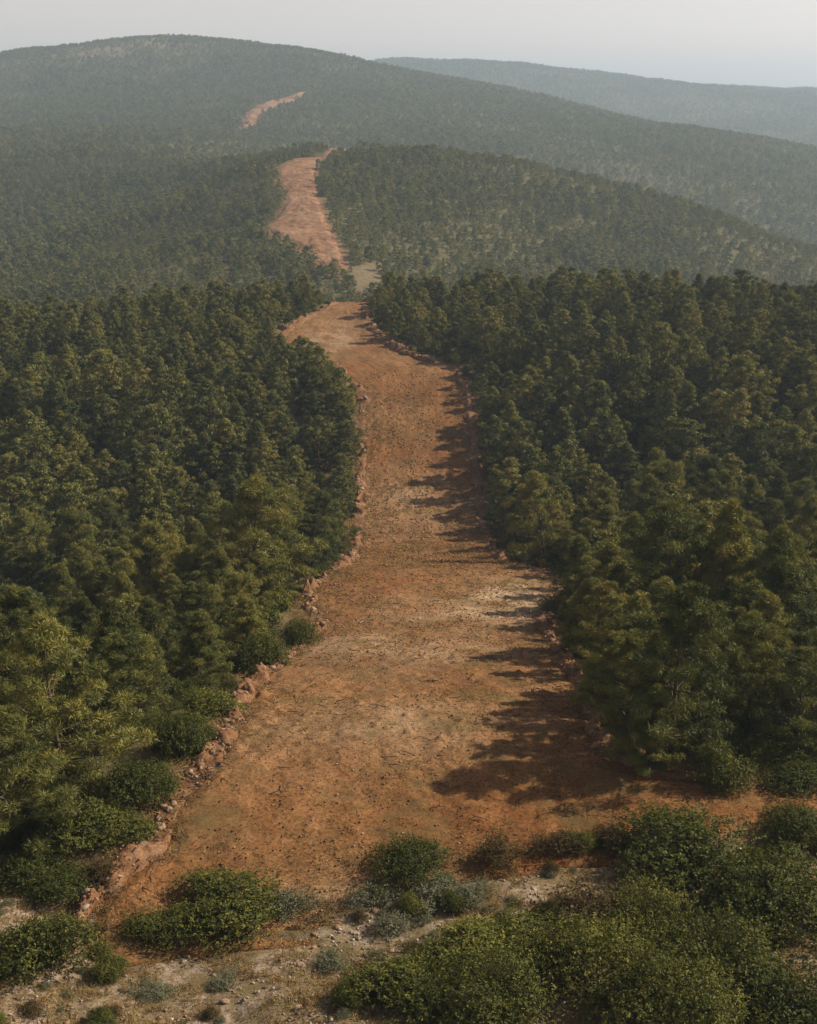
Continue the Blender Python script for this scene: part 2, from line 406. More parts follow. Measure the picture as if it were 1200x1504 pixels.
# cleared strips
def build_strip(E, ya, yb, res, nc, name, label, zoff, amp, mound):
    ys = []; y = ya
    while y < yb: ys.append(y); y += max(0.12, y * res)
    ys = np.array(ys)
    xl, xr = edges(E, ys)
    t = np.linspace(0, 1, nc)
    X = xl[:, None] * (1 - t) + xr[:, None] * t; Y = np.repeat(ys[:, None], nc, 1)
    Z = H0(X, Y)
    n = amp * (0.055 * fbm(X / 0.55, Y / 0.55, 3, 61) + 0.10 * fbm(X / 3.5, Y / 3.5, 3, 63) + 0.03 * vnoise(X / 0.17, Y / 0.17, 67))
    lumps = np.clip(fbm(X / 0.45, Y / 0.45, 3, 71) - 0.6, 0, 1) * 0.16 * amp * np.clip(1 + 2 * fbm(X / 5, Y / 5, 2, 73), 0, 2)
    e = np.clip(-strip_dist(X, Y), 0, 99)
    Z = Z + n + lumps + zoff - 0.16 * mound * np.clip(1 - e / (0.6 * mound), 0, 1)
    m = mesh_from(name, np.stack([X, Y, Z], -1).reshape(-1, 3), grid_faces(len(ys), nc), M['soil'] if ya < 100 else M['pale_soil'], True)
    if ya < 100:
        pal = np.zeros(X.shape)
        for (u, v, a_, b_, k_) in [(775, 885, 4.5, 9, 1.0), (700, 905, 6, 6, 0.5), (560, 1330, 5, 1.2, 0.5), (480, 500, 5, 14, 0.5), (600, 950, 9, 8, 0.35), (560, 1060, 6, 4, 0.3), (620, 740, 6, 10, 0.3)]:
            c_ = hit(u, v); pal = np.maximum(pal, k_ * np.exp(-((X - c_[0]) / a_) ** 2 - ((Y - c_[1]) / b_) ** 2))
        pal = np.clip(pal * (1.0 + 0.9 * fbm(X / 2.2, Y / 2.2, 4, 77)), 0, 1)
        at_ = m.attributes.new('pale', 'FLOAT', 'POINT'); at_.data.foreach_set('value', pal.ravel().astype(np.float32))
    return link(name, m, kind='structure', label=label, category='clearing')
build_strip(E_NEAR, 39.75, 300, 0.0026, 130, 'dirt_clearing', 'wide red-brown bulldozed dirt strip running down through the pines', 0.08, 1.0, 1.0)
build_strip(E_MID, 430, 760, 0.003, 26, 'dirt_clearing', 'narrow pale dirt strip climbing the second hill', 0.5, 3.0, 3.0)
build_strip(E_FAR, 1240, 1510, 0.003, 14, 'dirt_clearing', 'short bare dirt scar on the far hazy hillside', 2.2, 6.0, 8.0)

# ------------------------------------------------------------------ plant prototypes
def tube(p0, p1, r0, r1, k=5):
    d = unit((p1 - p0)[None])[0]
    a = np.cross(d, [0.3, 0.9, 0.1]); a = a / np.linalg.norm(a); b = np.cross(d, a)
    th = np.arange(k) / k * 2 * math.pi
    ring = np.cos(th)[:, None] * a + np.sin(th)[:, None] * b
    v = np.vstack([p0 + ring * r0, p1 + ring * r1])
    i = np.arange(k); j = (i + 1) % k
    f = np.vstack([np.stack([i, j, j + k], 1), np.stack([i, j + k, i + k], 1)])
    return v, f, np.zeros(len(v))

def blades(base, dirs, L, W, tint, r):
    """one thin triangle per needle bunch"""
    n = len(base)
    side = unit(np.cross(dirs, r.normal(size=(n, 3))))
    v = np.empty((n, 3, 3))
    v[:, 0] = base - side * W[:, None]; v[:, 1] = base + side * W[:, None]; v[:, 2] = base + dirs * L[:, None]
    return v.reshape(-1, 3), np.arange(n * 3).reshape(-1, 3), np.repeat(tint, 3)

def leaves(pos, dirs, L, W, tint, r, out):
    """diamond leaf of two triangles, folded along the middle"""
    n = len(pos)
    nrm = unit(0.55 * r.normal(size=(n, 3)) + out + np.array([0, 0, 0.25]))
    dirs = unit(dirs - nrm * (0.7 * (dirs * nrm).sum(1, keepdims=True)))
    side = unit(np.cross(dirs, nrm))
    up = np.cross(side, dirs)
    v = np.empty((n, 4, 3))
    mid = pos + dirs * (L * 0.45)[:, None] + up * (W * 0.25)[:, None]
    v[:, 0] = pos; v[:, 1] = mid + side * (W * .5)[:, None]; v[:, 2] = pos + dirs * L[:, None]; v[:, 3] = mid - side * (W * .5)[:, None]
    b = np.arange(n)[:, None] * 4
    f = np.vstack([b + np.array([0, 1, 2]), b + np.array([0, 2, 3])])
    return v.reshape(-1, 3), f, np.repeat(tint, 4)

def pine(seed, h, R, base_t, nlimb, ntwig, puff, nblade, L, W, limbs=True, shape=0.75, rad=0.5, tier=0.7):
    r = np.random.default_rng(seed)
    wood = []; tb, td, tt, tr_ = [], [], [], []
    # trunk with a slight bend
    nseg = 6; zs = np.linspace(0, h * 0.95, nseg + 1)
    ph = r.uniform(0, 6.28); bend = 0.03 * h
    def axis(z):
        z = np.asarray(z, float)
        return np.stack([bend * np.sin(z / h * 3 + ph), bend * np.cos(z / h * 2.3 + ph), z], -1)
    ax = axis(zs) - axis(0) * np.array([1, 1, 0])
    off = -axis(0.0) * np.array([1, 1, 0])
    tr = 0.016 * h + 0.02
    for i in range(nseg):
        wood.append(tube(ax[i], ax[i + 1], tr * (1 - 0.9 * i / nseg), tr * (1 - 0.9 * (i + 1) / nseg), 6))
    lob = r.uniform(0, 6.28, 3); la = r.uniform(0.08, 0.2, 3)
    for k in range(nlimb):
        t = base_t + (1 - base_t) * (k + r.uniform(0, 1)) / nlimb
        if nlimb > 30:
            wh = 0.105; t = min(0.985, (1 - tier) * t + tier * round(t / wh) * wh + r.normal(0, 0.01))
            t = max(t, base_t)
        s = (t - base_t) / (1 - base_t)
        az = k * 2.39996 + r.uniform(-0.4, 0.4)
        prof = (1 - s) ** shape * (0.55 + 0.45 * min(1, s * 4 + 0.15))
        ln = R * prof * (1 + la[0] * math.sin(az + lob[0]) + la[1] * math.sin(2 * az + lob[1] + 4 * s)) * r.uniform(0.62, 1.2) + 0.1
        el = math.radians(2 + 55 * s ** 1.5 + r.uniform(-8, 8))
        d = np.array([math.cos(az) * math.cos(el), math.sin(az) * math.cos(el), math.sin(el)])
        p0 = axis(t * h * 0.95) + off
        p1 = p0 + d * ln * 0.6; d2 = unit((d + np.array([0, 0, 0.35]))[None])[0]; p2 = p1 + d2 * ln * 0.4
        if limbs:
            wood.append(tube(p0, p1, tr * 0.32 * (1 - 0.6 * s), tr * 0.2 * (1 - 0.6 * s), 3)); wood.append(tube(p1, p2, tr * 0.2 * (1 - 0.6 * s), 0.006, 3))
        npf = max(1, int(round(ntwig * (0.35 + 0.75 * ln / R) * r.uniform(0.7, 1.2))))
        for j in range(npf):
            f = 0.38 + 0.62 * (j + r.uniform(0.2, 1)) / npf
            q = p0 + d * ln * f if f < 0.6 else p1 + d2 * ln * (f - 0.6)
            pr = puff * r.uniform(0.7, 1.25) * (0.75 + 0.25 * (1 - s))
            if j == npf - 1: q = p2
            else: q = q + r.normal(size=3) * np.array([1, 1, 0.35]) * 0.32 * min(ln, 1.8) * (1.2 - f)
            tb.append(q); td.append(d2); tt.append(np.clip(r.normal(0.48, 0.26), 0, 1)); tr_.append(pr)
    top = axis(h * 0.95) + off
    tb += [top, top + np.array([0, 0, puff * 0.8])]; td += [np.array([0, 0, 1.0])] * 2; tt += [0.7, 0.8]; tr_ += [puff * 0.9, puff * 0.6]
    tb = np.array(tb); td = np.array(td); tt = np.array(tt); tr_ = np.array(tr_)
    B = np.repeat(tb, nblade, 0); D = np.repeat(td, nblade, 0); T = np.repeat(tt, nblade); RR = np.repeat(tr_, nblade)[:, None]
    o = unit(r.normal(size=B.shape) + 0.35 * D + np.array([0, 0, 0.2]))
    B = B + o * RR * r.uniform(0.35, 1.0, (len(B), 1)) * np.array([1.15, 1.15, 0.62])
    nn = unit(o + 0.4 * r.normal(size=B.shape) + np.array([0, 0, 0.1]))
    dirs = unit(0.8 * unit(np.cross(nn, r.normal(size=B.shape))) + rad * o + np.array([0, 0, 0.15]))
    side = unit(np.cross(dirs, nn))
    LL = (L * r.uniform(0.7, 1.25, len(B)))[:, None]; WW = (W * r.uniform(0.7, 1.3, len(B)))[:, None]
    v = np.stack([B - side * WW, B + side * WW, B + dirs * LL], 1)
    nv = v.reshape(-1, 3), np.arange(len(B) * 3).reshape(-1, 3), np.repeat(np.clip(T + r.normal(0, 0.1, len(B)), 0, 1), 3)
    return tris_join(wood) if wood else None, nv

def pine_meshes(name, mat, **kw):
    w, nv = pine(**kw)
    cm = mesh_from(name + '_crown', nv[0], nv[1], mat, False, nv[2])
    tm = mesh_from(name + '_trunk', w[0], w[1], M['bark'], True)
    return tm, cm

PINE_HI = []      # unit: real metres for a 7 m tree
for i, (R, bt, sh) in enumerate([(3.0, 0.10, 0.68), (2.7, 0.12, 0.8), (3.3, 0.14, 0.6), (2.7, 0.08, 0.85), (3.3, 0.18, 0.55), (2.4, 0.06, 0.75)]):
    PINE_HI.append(pine_meshes('pine_near', M['pine'], seed=100 + i, h=7.0, R=R, base_t=bt, nlimb=54, ntwig=3.3, puff=0.40, nblade=270, L=0.23, W=0.0165, rad=0.5, shape=sh))
PINE_MID = []
for i, (R, bt, sh) in enumerate([(3.0, 0.10, 0.68), (2.7, 0.12, 0.82), (3.3, 0.15, 0.58), (3.0, 0.08, 0.75), (3.4, 0.18, 0.52)]):
    PINE_MID.append(pine_meshes('pine_middle', M['pine'], seed=200 + i, h=7.0, R=R, base_t=bt, nlimb=46, ntwig=2.8, puff=0.46, nblade=95, L=0.27, W=0.05, rad=0.3, shape=sh))
def joined_pine(name, mat, **kw):
    w, nv = pine(limbs=False, **kw)
    return mesh_from(name, nv[0], nv[1], mat, False, nv[2])
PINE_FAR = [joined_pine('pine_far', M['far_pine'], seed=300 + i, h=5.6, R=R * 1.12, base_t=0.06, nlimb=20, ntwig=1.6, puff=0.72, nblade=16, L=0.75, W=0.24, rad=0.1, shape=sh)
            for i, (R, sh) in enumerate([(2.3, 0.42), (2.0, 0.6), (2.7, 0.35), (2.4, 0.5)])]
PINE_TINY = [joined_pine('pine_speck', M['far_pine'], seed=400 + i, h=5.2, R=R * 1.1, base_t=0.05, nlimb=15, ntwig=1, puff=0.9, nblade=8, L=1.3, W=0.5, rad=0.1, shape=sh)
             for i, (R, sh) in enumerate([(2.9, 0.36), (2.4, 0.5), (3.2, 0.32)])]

def bush(seed, w, hgt, nlobe, nleaf, L, W, mat, name, sparse=0.0, stem_r=0.02):
    """lumpy mound of small leaves on twigs; w = full width"""
    r = np.random.default_rng(seed)
    cs, rs = [], []
    for k in range(nlobe):
        a = r.uniform(0, 6.28); rad = math.sqrt(r.uniform(0, 1)) * 0.33 * w
        lr = w * r.uniform(0.16, 0.26)
        top = hgt * (1 - 0.55 * (rad / (0.4 * w)) ** 2) * r.uniform(0.82, 1.08)
        cs.append([rad * math.cos(a), rad * math.sin(a), max(top - lr, lr * 0.35)]); rs.append(lr)
    cs = np.array(cs); rs = np.array(rs)
    pk = rs ** 2 / (rs ** 2).sum()
    ntw = nleaf // 9
    idx = r.choice(nlobe, ntw, p=pk)
    d = unit(r.normal(size=(ntw, 3)) + np.array([0, 0, 0.35]))
    rad = rs[idx] * (0.55 + 0.5 * r.uniform(0, 1, ntw) ** (0.5 + sparse)) * (1 + 0.12 * r.normal(size=ntw))
    tip = cs[idx] + d * rad[:, None] * np.array([1, 1, 0.95])
    keep = tip[:, 2] > 0.02; tip = tip[keep]; d = d[keep]; ntw = len(tip)
    td = unit(d * 0.7 + 0.6 * r.normal(size=(ntw, 3)) + np.array([0, 0, 0.5]))
    tw_t = np.clip(r.normal(0.5, 0.25, ntw), 0, 1)
    m = 9
    P = np.repeat(tip, m, 0); D = np.repeat(td, m, 0); T = np.repeat(tw_t, m)
    P = P + D * (r.uniform(-1, 1, (len(P), 1)) * L * 2.2)
    ld = unit(D * 0.5 + r.normal(size=P.shape) * 0.75)
    lv = leaves(P, ld, L * r.uniform(0.7, 1.3, len(P)), W * r.uniform(0.7, 1.3, len(P)), np.clip(T + r.normal(0, 0.12, len(P)), 0, 1), r, np.repeat(d, m, 0))
    fm = mesh_from(name + '_foliage', lv[0], lv[1], mat, False, lv[2])
    wood = []
    for k in range(nlobe):
        b = np.array([cs[k, 0] * 0.15, cs[k, 1] * 0.15, -0.1]); mid = cs[k] * 0.55 + r.normal(0, 0.04 * w, 3)
        wood.append(tube(b, mid, stem_r, stem_r * 0.7, 4)); wood.append(tube(mid, cs[k], stem_r * 0.7, stem_r * 0.4, 4))
    for k in range(ntw // (10 if sparse < 0.5 else 4)):
        c = cs[r.integers(nlobe)]; e = tip[r.integers(ntw)]
        j = np.argmin(((cs - e) ** 2).sum(1)); c = cs[j]
        wood.append(tube(c, e, stem_r * 0.3, stem_r * 0.12, 3))
    wv = tris_join(wood)
    return mesh_from(name + '_stems', wv[0], wv[1], M['bark'], True), fm

BUSH = {
    'dense': [bush(500 + i, 2.6, 1.45, 13, 13000, 0.075, 0.04, M['leaf'], 'dense_bush') for i in range(3)],
    'dark': [bush(520 + i, 3.0, 1.5, 15, 15000, 0.07, 0.042, M['dark_leaf'], 'dark_bush') for i in range(3)],
    'big': [bush(540 + i, 4.4, 2.4, 24, 21000, 0.085, 0.045, M['leaf'], 'big_bush', 0.9) for i in range(3)],
    'grey': [bush(560 + i, 1.2, 0.45, 10, 5000, 0.06, 0.016, M['grey_leaf'], 'grey_bush', 0.2, 0.008) for i in range(2)],
    'brown': [bush(580 + i, 2.0, 1.0, 12, 4500, 0.06, 0.03, M['brown_leaf'], 'brown_bush', 0.9, 0.014) for i in range(2)],
}
UNDER = [bush(600 + i, 2.4, 1.5, 9, 1500, 0.2, 0.11, m_, 'undergrowth_bush')[1] for i, m_ in enumerate([M['dark_leaf'], M['leaf'], M['dark_leaf'], M['brown_leaf']])]

# ------------------------------------------------------------------ scattering as stuff
def stuff(name, label, cat, pts, rot, scl, idx, protos):
    coll = bpy.data.collections.new(name + '_kinds')
    for i, m in enumerate(protos):
        o = bpy.data.objects.new('%s_kind_%02d' % (name, i), m); coll.objects.link(o)
    m = bpy.data.meshes.new(name); m.vertices.add(len(pts)); m.vertices.foreach_set('co', np.asarray(pts, np.float32).ravel())
    for nm, ty, val in (('rot', 'FLOAT', rot), ('scl', 'FLOAT', scl), ('kindex', 'INT', idx)):
        a = m.attributes.new(nm, ty, 'POINT'); a.data.foreach_set('value', np.asarray(val, np.float32 if ty == 'FLOAT' else np.int32))
    o = link(name, m, kind='stuff', label=label, category=cat)
    g = bpy.data.node_groups.new(name, 'GeometryNodeTree')
    g.interface.new_socket('Geometry', in_out='INPUT', socket_type='NodeSocketGeometry')
    g.interface.new_socket('Geometry', in_out='OUTPUT', socket_type='NodeSocketGeometry')
    N = g.nodes.new; L = g.links.new
    gi, go = N('NodeGroupInput'), N('NodeGroupOutput')
    ci = N('GeometryNodeCollectionInfo'); ci.inputs[0].default_value = coll
    ci.inputs['Separate Children'].default_value = True; ci.inputs['Reset Children'].default_value = True
    ip = N('GeometryNodeInstanceOnPoints'); ip.inputs['Pick Instance'].default_value = True
    def attr(nm, ty):
        a = N('GeometryNodeInputNamedAttribute'); a.data_type = ty; a.inputs['Name'].default_value = nm; return a.outputs[0]
    cx = N('ShaderNodeCombineXYZ'); L(attr('rot', 'FLOAT'), cx.inputs[2])
    L(gi.outputs[0], ip.inputs['Points']); L(ci.outputs[0], ip.inputs['Instance']); L(attr('kindex', 'INT'), ip.inputs['Instance Index'])
    L(cx.outputs[0], ip.inputs['Rotation']); L(attr('scl', 'FLOAT'), ip.inputs['Scale'])
    L(ip.outputs[0], go.inputs[0])
    md = o.modifiers.new('scatter', 'NODES'); md.node_group = g
    return o

def jitter(ya, yb, sp, slope, pad):
    ys = np.arange(ya, yb, sp)
    X, Y = [], []
    for y in ys:
        hw = slope * y + pad
        n = int(2 * hw / sp)
        x = -hw + (np.arange(n) + 0.5) * sp
        X.append(x); Y.append(np.full(n, y))
    X = np.concatenate(X); Y = np.concatenate(Y)
    X = X + rng.uniform(-0.48, 0.48, len(X)) * sp; Y = Y + rng.uniform(-0.48, 0.48, len(Y)) * sp
    return X, Y

# --- near pines: candidate positions
KEY = [  # photo column, distance, height, prototype : the trees one can tell apart near the strip
    (985, 52.5, 7.4, 0), (95, 50.5, 7.6, 0), (20, 47.5, 5.6, 2), (290, 68.5, 4.4, 5), (322, 87, 6.0, 1), (185, 61, 6.2, 3), (935, 57, 5.2, 2), (925, 60, 6.2, 3), (1100, 57, 5.6, 2),
    (1140, 66, 7.8, 1), (800, 121, 8.4, 0), (860, 92, 6.0, 3), (905, 78, 5.4, 5), (960, 128, 9.8, 1), (730, 165, 7.0, 5), (740, 152, 6.2, 0), (990, 100, 7.4, 4), (1075, 88, 7.2, 2), (45, 66, 7.2, 2), (915, 54.5, 4.8, 4), (900, 62, 5.2, 1), (885, 69, 5.4, 0), (862, 77, 4.8, 3), (950, 51.3, 3.6, 5), (1165, 53.5, 5.0, 2), (1215, 56, 6.4, 0)]
kx, ky, kh, kp = [], [], [], []
for (u, Y, h, p) in KEY:
    z = float(H0(np.array([0.]), np.array([Y]))[0])
    d = math.cos(PITCH) * Y - math.sin(PITCH) * z
    kx.append((u - CU) / F * d); ky.append(Y); kh.append(h); kp.append(p)
kx, ky, kh, kp = map(np.array, (kx, ky, kh, kp))
X, Y = jitter(44, 330, 3.9, 0.35, 8)
d = strip_dist(X, Y)
marg = np.where(Y < 60, np.where(X < 0, 3.2, 2.2), 1.7)
keep = (d > marg) & ~((Y < 51.5) & (X > -4)) & (rng.uniform(0, 1, len(X)) > 0.08)
keep &= rock_mask(X, Y) < np.where(X < 0, 1.1, 0.5)
X, Y, d = X[keep], Y[keep], d[keep]
dk = np.min(np.hypot(X[:, None] - kx[None], Y[:, None] - ky[None]), 1)
X, Y, d = X[dk > 2.4], Y[dk > 2.4], d[dk > 2.4]
big = 0.5 + 0.5 * np.clip(fbm(X / 14, Y / 14, 2, 91), -1, 1)
hh = rng.uniform(3.8, 6.4, len(X)) + 4.2 * big * rng.uniform(0.1, 1.0, len(X)) ** 1.4
rr_ = rng.uniform(0, 1, len(X)); hh = np.where(rr_ < 0.12, hh * 1.28, np.where(rr_ > 0.78, hh * 0.62, hh))
hh = np.where((Y > 180), hh * 0.8, hh)
hh = np.where(d < 4, hh * 0.78, hh); hh = np.where((Y < 95) & (X < 0), hh * 0.74, hh)
hh = np.where((d < 3) & (rng.uniform(0, 1, len(X)) < 0.4), hh * 0.7, hh)
kind = rng.integers(0, 6, len(X))
TX = np.concatenate([kx, X]); TY = np.concatenate([ky, Y]); TH = np.concatenate([kh, hh]); TK = np.concatenate([kp, kind])
TZ = H(TX, TY) - 0.12
TR = 0.30 * TH
TROT = rng.uniform(0, 6.28, len(TX))

# which of them show largest in the photograph: paint the crowns far to near into a small id buffer
S = 0.25; BW, BH = 300, 376
buf = np.full((BH, BW), -1, np.int32)
order = np.argsort(-TY)
U0, V0, D0 = proj(TX, TY, TZ); U1, V1, D1 = proj(TX, TY, TZ + TH)
for i in order:
    cu, cv = U0[i] * S, 0.5 * (V0[i] + V1[i]) * S
    ru, rv = max(TR[i] * F / D0[i] * S, 0.7), max(0.5 * (V0[i] - V1[i]) * S, 0.8)
    a, b = max(int(cu - ru), 0), min(int(cu + ru) + 2, BW); c, e = max(int(cv - rv), 0), min(int(cv + rv) + 2, BH)
    if a >= b or c >= e: continue
    uu, vv = np.meshgrid(np.arange(a, b) + .5, np.arange(c, e) + .5)
    t = np.clip((vv - (cv - rv)) / (2 * rv), 0, 1)
    ins = np.abs(uu - cu) < ru * np.minimum(1, 0.25 + 1.2 * t)
    ins &= (vv > cv - rv) & (vv < cv + rv)
    buf[c:e, a:b][ins] = i
cnt = np.bincount(buf[buf >= 0], minlength=len(TX))
vs_u = np.bincount(buf[buf >= 0], weights=np.tile(np.arange(BW), (BH, 1))[buf >= 0], minlength=len(TX)) / np.maximum(cnt, 1) / S
vs_v = np.bincount(buf[buf >= 0], weights=np.repeat(np.arange(BH)[:, None], BW, 1)[buf >= 0], minlength=len(TX)) / np.maximum(cnt, 1) / S
cnt[:len(kx)] += 100000
sel = np.argsort(-cnt)[:300]; sel = sel[cnt[sel] > 0]
rest = np.setdiff1d(np.arange(len(TX)), sel)

ORD = ['first', 'second', 'third', 'fourth', 'fifth', 'sixth', 'seventh', 'eighth', 'ninth', 'tenth', 'eleventh', 'twelfth', 'thirteenth', 'fourteenth', 'fifteenth', 'sixteenth',
       'seventeenth', 'eighteenth', 'nineteenth', 'twentieth']
def ordinal(n):
    if n < 20: return ORD[n]
    tens = {2: 'twenty', 3: 'thirty', 4: 'forty', 5: 'fifty', 6: 'sixty', 7: 'seventy', 8: 'eighty', 9: 'ninety'}
    t, o = divmod(n + 1, 10)
    return (tens[t][:-1] + 'ieth') if o == 0 else tens[t] + '-' + ORD[o - 1]
KEYLAB = {0: 'tall bushy pine with visible trunk at the near right corner of the strip', 1: 'tallest dark pine standing in the bottom left wood',
          2: 'broad pine cut by the lower left picture edge', 3: 'small pointed pine on the left, just above the round bank bushes',
          4: 'slim pine with dark trunk left of the strip where it pinches in', 5: 'leafy pine right behind the tallest pine of the bottom left wood',
          6: 'low broad pine beside the stony right bank', 7: 'full pine just behind the tall trunked pine at the near right corner',
          8: 'broad pine right of the tall trunked pine near the bottom right bushes',
          19: 'low spreading pine on the near right shoulder of the strip', 23: 'short pine in front of the tall trunked pine at the near right corner',
          10: 'tall conical pine on the right edge above the side spur of the strip', 13: 'largest rounded pine rising in the middle of the right wood'}
labels = {}
dS = strip_dist(TX, TY)
xlS, xrS = edges(E_NEAR, TY)
left = TX < 0.5 * (xlS + xrS)
for i, l in KEYLAB.items(): labels[i] = l
restsel = [i for i in sel if i not in labels]
zones = {}
for i in restsel:
    side = 'left' if left[i] else 'right'
    if dS[i] < 4.2: zones.setdefault((side, 'edge', 0), []).append(i)
    else:
        b = int(np.clip((vs_v[i] - 380) // 62, 0, 14)); zones.setdefault((side, 'wood', b), []).append(i)
nb = {s: sorted([z[2] for z in zones if z[0] == s and z[1] == 'wood'], reverse=True) for s in ('left', 'right')}
for (side, zn, b), ids in zones.items():
    if zn == 'edge':
        ids.sort(key=lambda i: TY[i])
        for n, i in enumerate(ids): labels[i] = '%s pine on the %s edge of the dirt strip, %s from the near end' % ('tall' if TH[i] > 6.3 else 'mid-sized' if TH[i] > 4.6 else 'small', side, ordinal(n))
    else:
        ids.sort(key=lambda i: abs(vs_u[i] - 600))
        for n, i in enumerate(ids):
            rown = nb[side].index(b)
            labels[i] = '%s pine in the %s wood, %s row up, %s from the strip' % ('tall' if TH[i] > 7 else 'mid-sized' if TH[i] > 5.2 else 'small', side, ordinal(rown), ordinal(n))
for i in sel:
    hi = TY[i] < 135
    tm, cm = (PINE_HI[TK[i] % 6] if hi else PINE_MID[TK[i] % 5])
    e = link('pine_tree', None, label=labels[i], category='pine tree', group='pines beside the cleared strip')
    s = TH[i] / 7.0
    e.location = (TX[i], TY[i], TZ[i]); e.rotation_euler = (rng.normal(0, 0.05), rng.normal(0, 0.05), TROT[i]); w = rng.uniform(0.88, 1.18) * float(np.clip(s ** -0.25, 0.9, 1.15)); e.scale = (s * w, s * w, s)
    e.empty_display_size = 0.3
    link('trunk', tm, e); link('crown', cm, e)

NP = [tm_cm for tm_cm in PINE_MID]
def both(tm, cm):
    """trunk and crown joined for scattered trees"""
    m = bpy.data.meshes.new('pine_whole')
    import bmesh
    bm = bmesh.new(); bm.from_mesh(cm); n0 = len(bm.faces); bm.from_mesh(tm); bm.faces.ensure_lookup_table()
    for f in bm.faces[n0:]: f.material_index = 1
    bm.to_mesh(m); bm.free(); m.materials.append(M['pine']); m.materials.append(M['bark']); return m
WHOLE = [both(*t) for t in PINE_MID]
rx, ry, rz, rh, rr = TX[rest], TY[rest], TZ[rest], TH[rest], TROT[rest]
X2, Y2 = jitter(330, 900, 3.1, 0.36, 20)
d2 = strip_dist(X2, Y2); k2 = (d2 > 3.0 - 4.5 * rng.uniform(0, 1, len(X2)) ** 2) & (rock_mask(X2, Y2) < 0.3 + 0.3 * rng.uniform(0, 1, len(X2))) & (rng.uniform(0, 1, len(X2)) > 0.1)
X2, Y2 = X2[k2], Y2[k2]; Z2 = H(X2, Y2) - 0.2
S2 = (0.32 + 0.5 * rng.uniform(0, 1, len(X2)) ** 1.7) * (1 + 0.3 * fbm(X2 / 35, Y2 / 45, 3, 95))
far_ix = rng.integers(0, len(PINE_FAR), len(X2)) + len(WHOLE)
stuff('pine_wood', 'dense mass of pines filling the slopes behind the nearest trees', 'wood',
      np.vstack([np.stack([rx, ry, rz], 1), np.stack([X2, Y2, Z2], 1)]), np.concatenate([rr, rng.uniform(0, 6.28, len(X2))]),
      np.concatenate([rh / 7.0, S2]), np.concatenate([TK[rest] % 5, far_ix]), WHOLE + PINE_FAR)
X3, Y3 = jitter(900, 2250, 4.8, 0.36, 30)
d3 = strip_dist(X3, Y3); k3 = ((d3 > 1.0) | (rng.uniform(0, 1, len(X3)) < 0.06)) & (rng.uniform(0, 1, len(X3)) > 0.1 + 0.65 * np.clip(rock_mask(X3, Y3), 0, 1))
X3, Y3 = X3[k3], Y3[k3]
X4, Y4 = jitter(2250, 3800, 8.0, 0.36, 60)
k4 = X4 > -0.08 * Y4; X4, Y4 = X4[k4], Y4[k4]
X3 = np.concatenate([X3, X4]); Y3 = np.concatenate([Y3, Y4]); Z3 = H(X3, Y3) - 0.3
S3 = (0.36 + 0.5 * rng.uniform(0, 1, len(X3)) ** 1.7) * np.where(Y3 > 2250, 1.35, 1.0) * (1 + 0.28 * fbm(X3 / 70, Y3 / 90, 3, 201))
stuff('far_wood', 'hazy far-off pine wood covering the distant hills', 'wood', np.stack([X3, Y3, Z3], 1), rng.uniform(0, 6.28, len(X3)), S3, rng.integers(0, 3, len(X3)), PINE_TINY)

# undergrowth between the near trees
Xu, Yu = jitter(43, 330, 2.1, 0.35, 8)
du = strip_dist(Xu, Yu)
ku = (du > 0.75) & ~((Yu < 50.2) & (Xu > -6)) & (rng.uniform(0, 1, len(Xu)) > 0.1)
ku &= ~((Yu < 46) & (Xu > -14.5))
Xu, Yu, du = Xu[ku], Yu[ku], du[ku]
su = rng.uniform(0.5, 1.05, len(Xu)) * np.where(du < 2.2, 0.6, 1.0)
near_u = Yu < 75
ui = np.where(rng.uniform(0, 1, len(Xu)) < 0.12, 3, rng.integers(0, 3, len(Xu)))
ui = np.where(near_u, 4 + rng.integers(0, 4, len(Xu)), ui)
stuff('undergrowth', 'tangled maquis undergrowth filling the gaps between the pines', 'undergrowth', np.stack([Xu, Yu, H(Xu, Yu) - 0.1], 1), rng.uniform(0, 6.28, len(Xu)), su * np.where(near_u, 0.85, 1.0), ui,
      UNDER + [BUSH['dark'][0][1], BUSH['dark'][1][1], BUSH['dense'][0][1], BUSH['dense'][1][1]])

# ------------------------------------------------------------------ stones
def stone_mesh(seed, flat=0.6):
    r = np.random.default_rng(seed)
    v = [np.array(p, float) for p in [(1, 0, 0), (-1, 0, 0), (0, 1, 0), (0, -1, 0), (0, 0, 1), (0, 0, -1)]]
    f = [(0, 2, 4), (2, 1, 4), (1, 3, 4), (3, 0, 4), (2, 0, 5), (1, 2, 5), (3, 1, 5), (0, 3, 5)]
    cache = {}
    def midp(a, b):
        k = (min(a, b), max(a, b))
        if k not in cache:
            p = v[a] + v[b]; v.append(p / np.linalg.norm(p)); cache[k] = len(v) - 1
        return cache[k]
    g = []
    for a, b, c in f:
        ab, bc, ca = midp(a, b), midp(b, c), midp(c, a); g += [(a, ab, ca), (ab, b, bc), (ca, bc, c), (ab, bc, ca)]
    v = np.array(v) * r.uniform(0.72, 1.2, (len(v), 1)) * np.array([1, r.uniform(0.6, 0.9), flat * r.uniform(0.7, 1.1)]) * 0.5
    return v, np.array(g)
STONE_V = [stone_mesh(700 + i) for i in range(8)]
STONES = [mesh_from('stone', v, f, M['stone']) for v, f in STONE_V]
OCT = np.array([(1, 0, 0), (-1, 0, 0), (0, 1, 0), (0, -1, 0), (0, 0, 1), (0, 0, -.6)], float)
OCTF = np.array([(0, 2, 4), (2, 1, 4), (1, 3, 4), (3, 0, 4), (2, 0, 5), (1, 2, 5), (3, 1, 5), (0, 3, 5)])
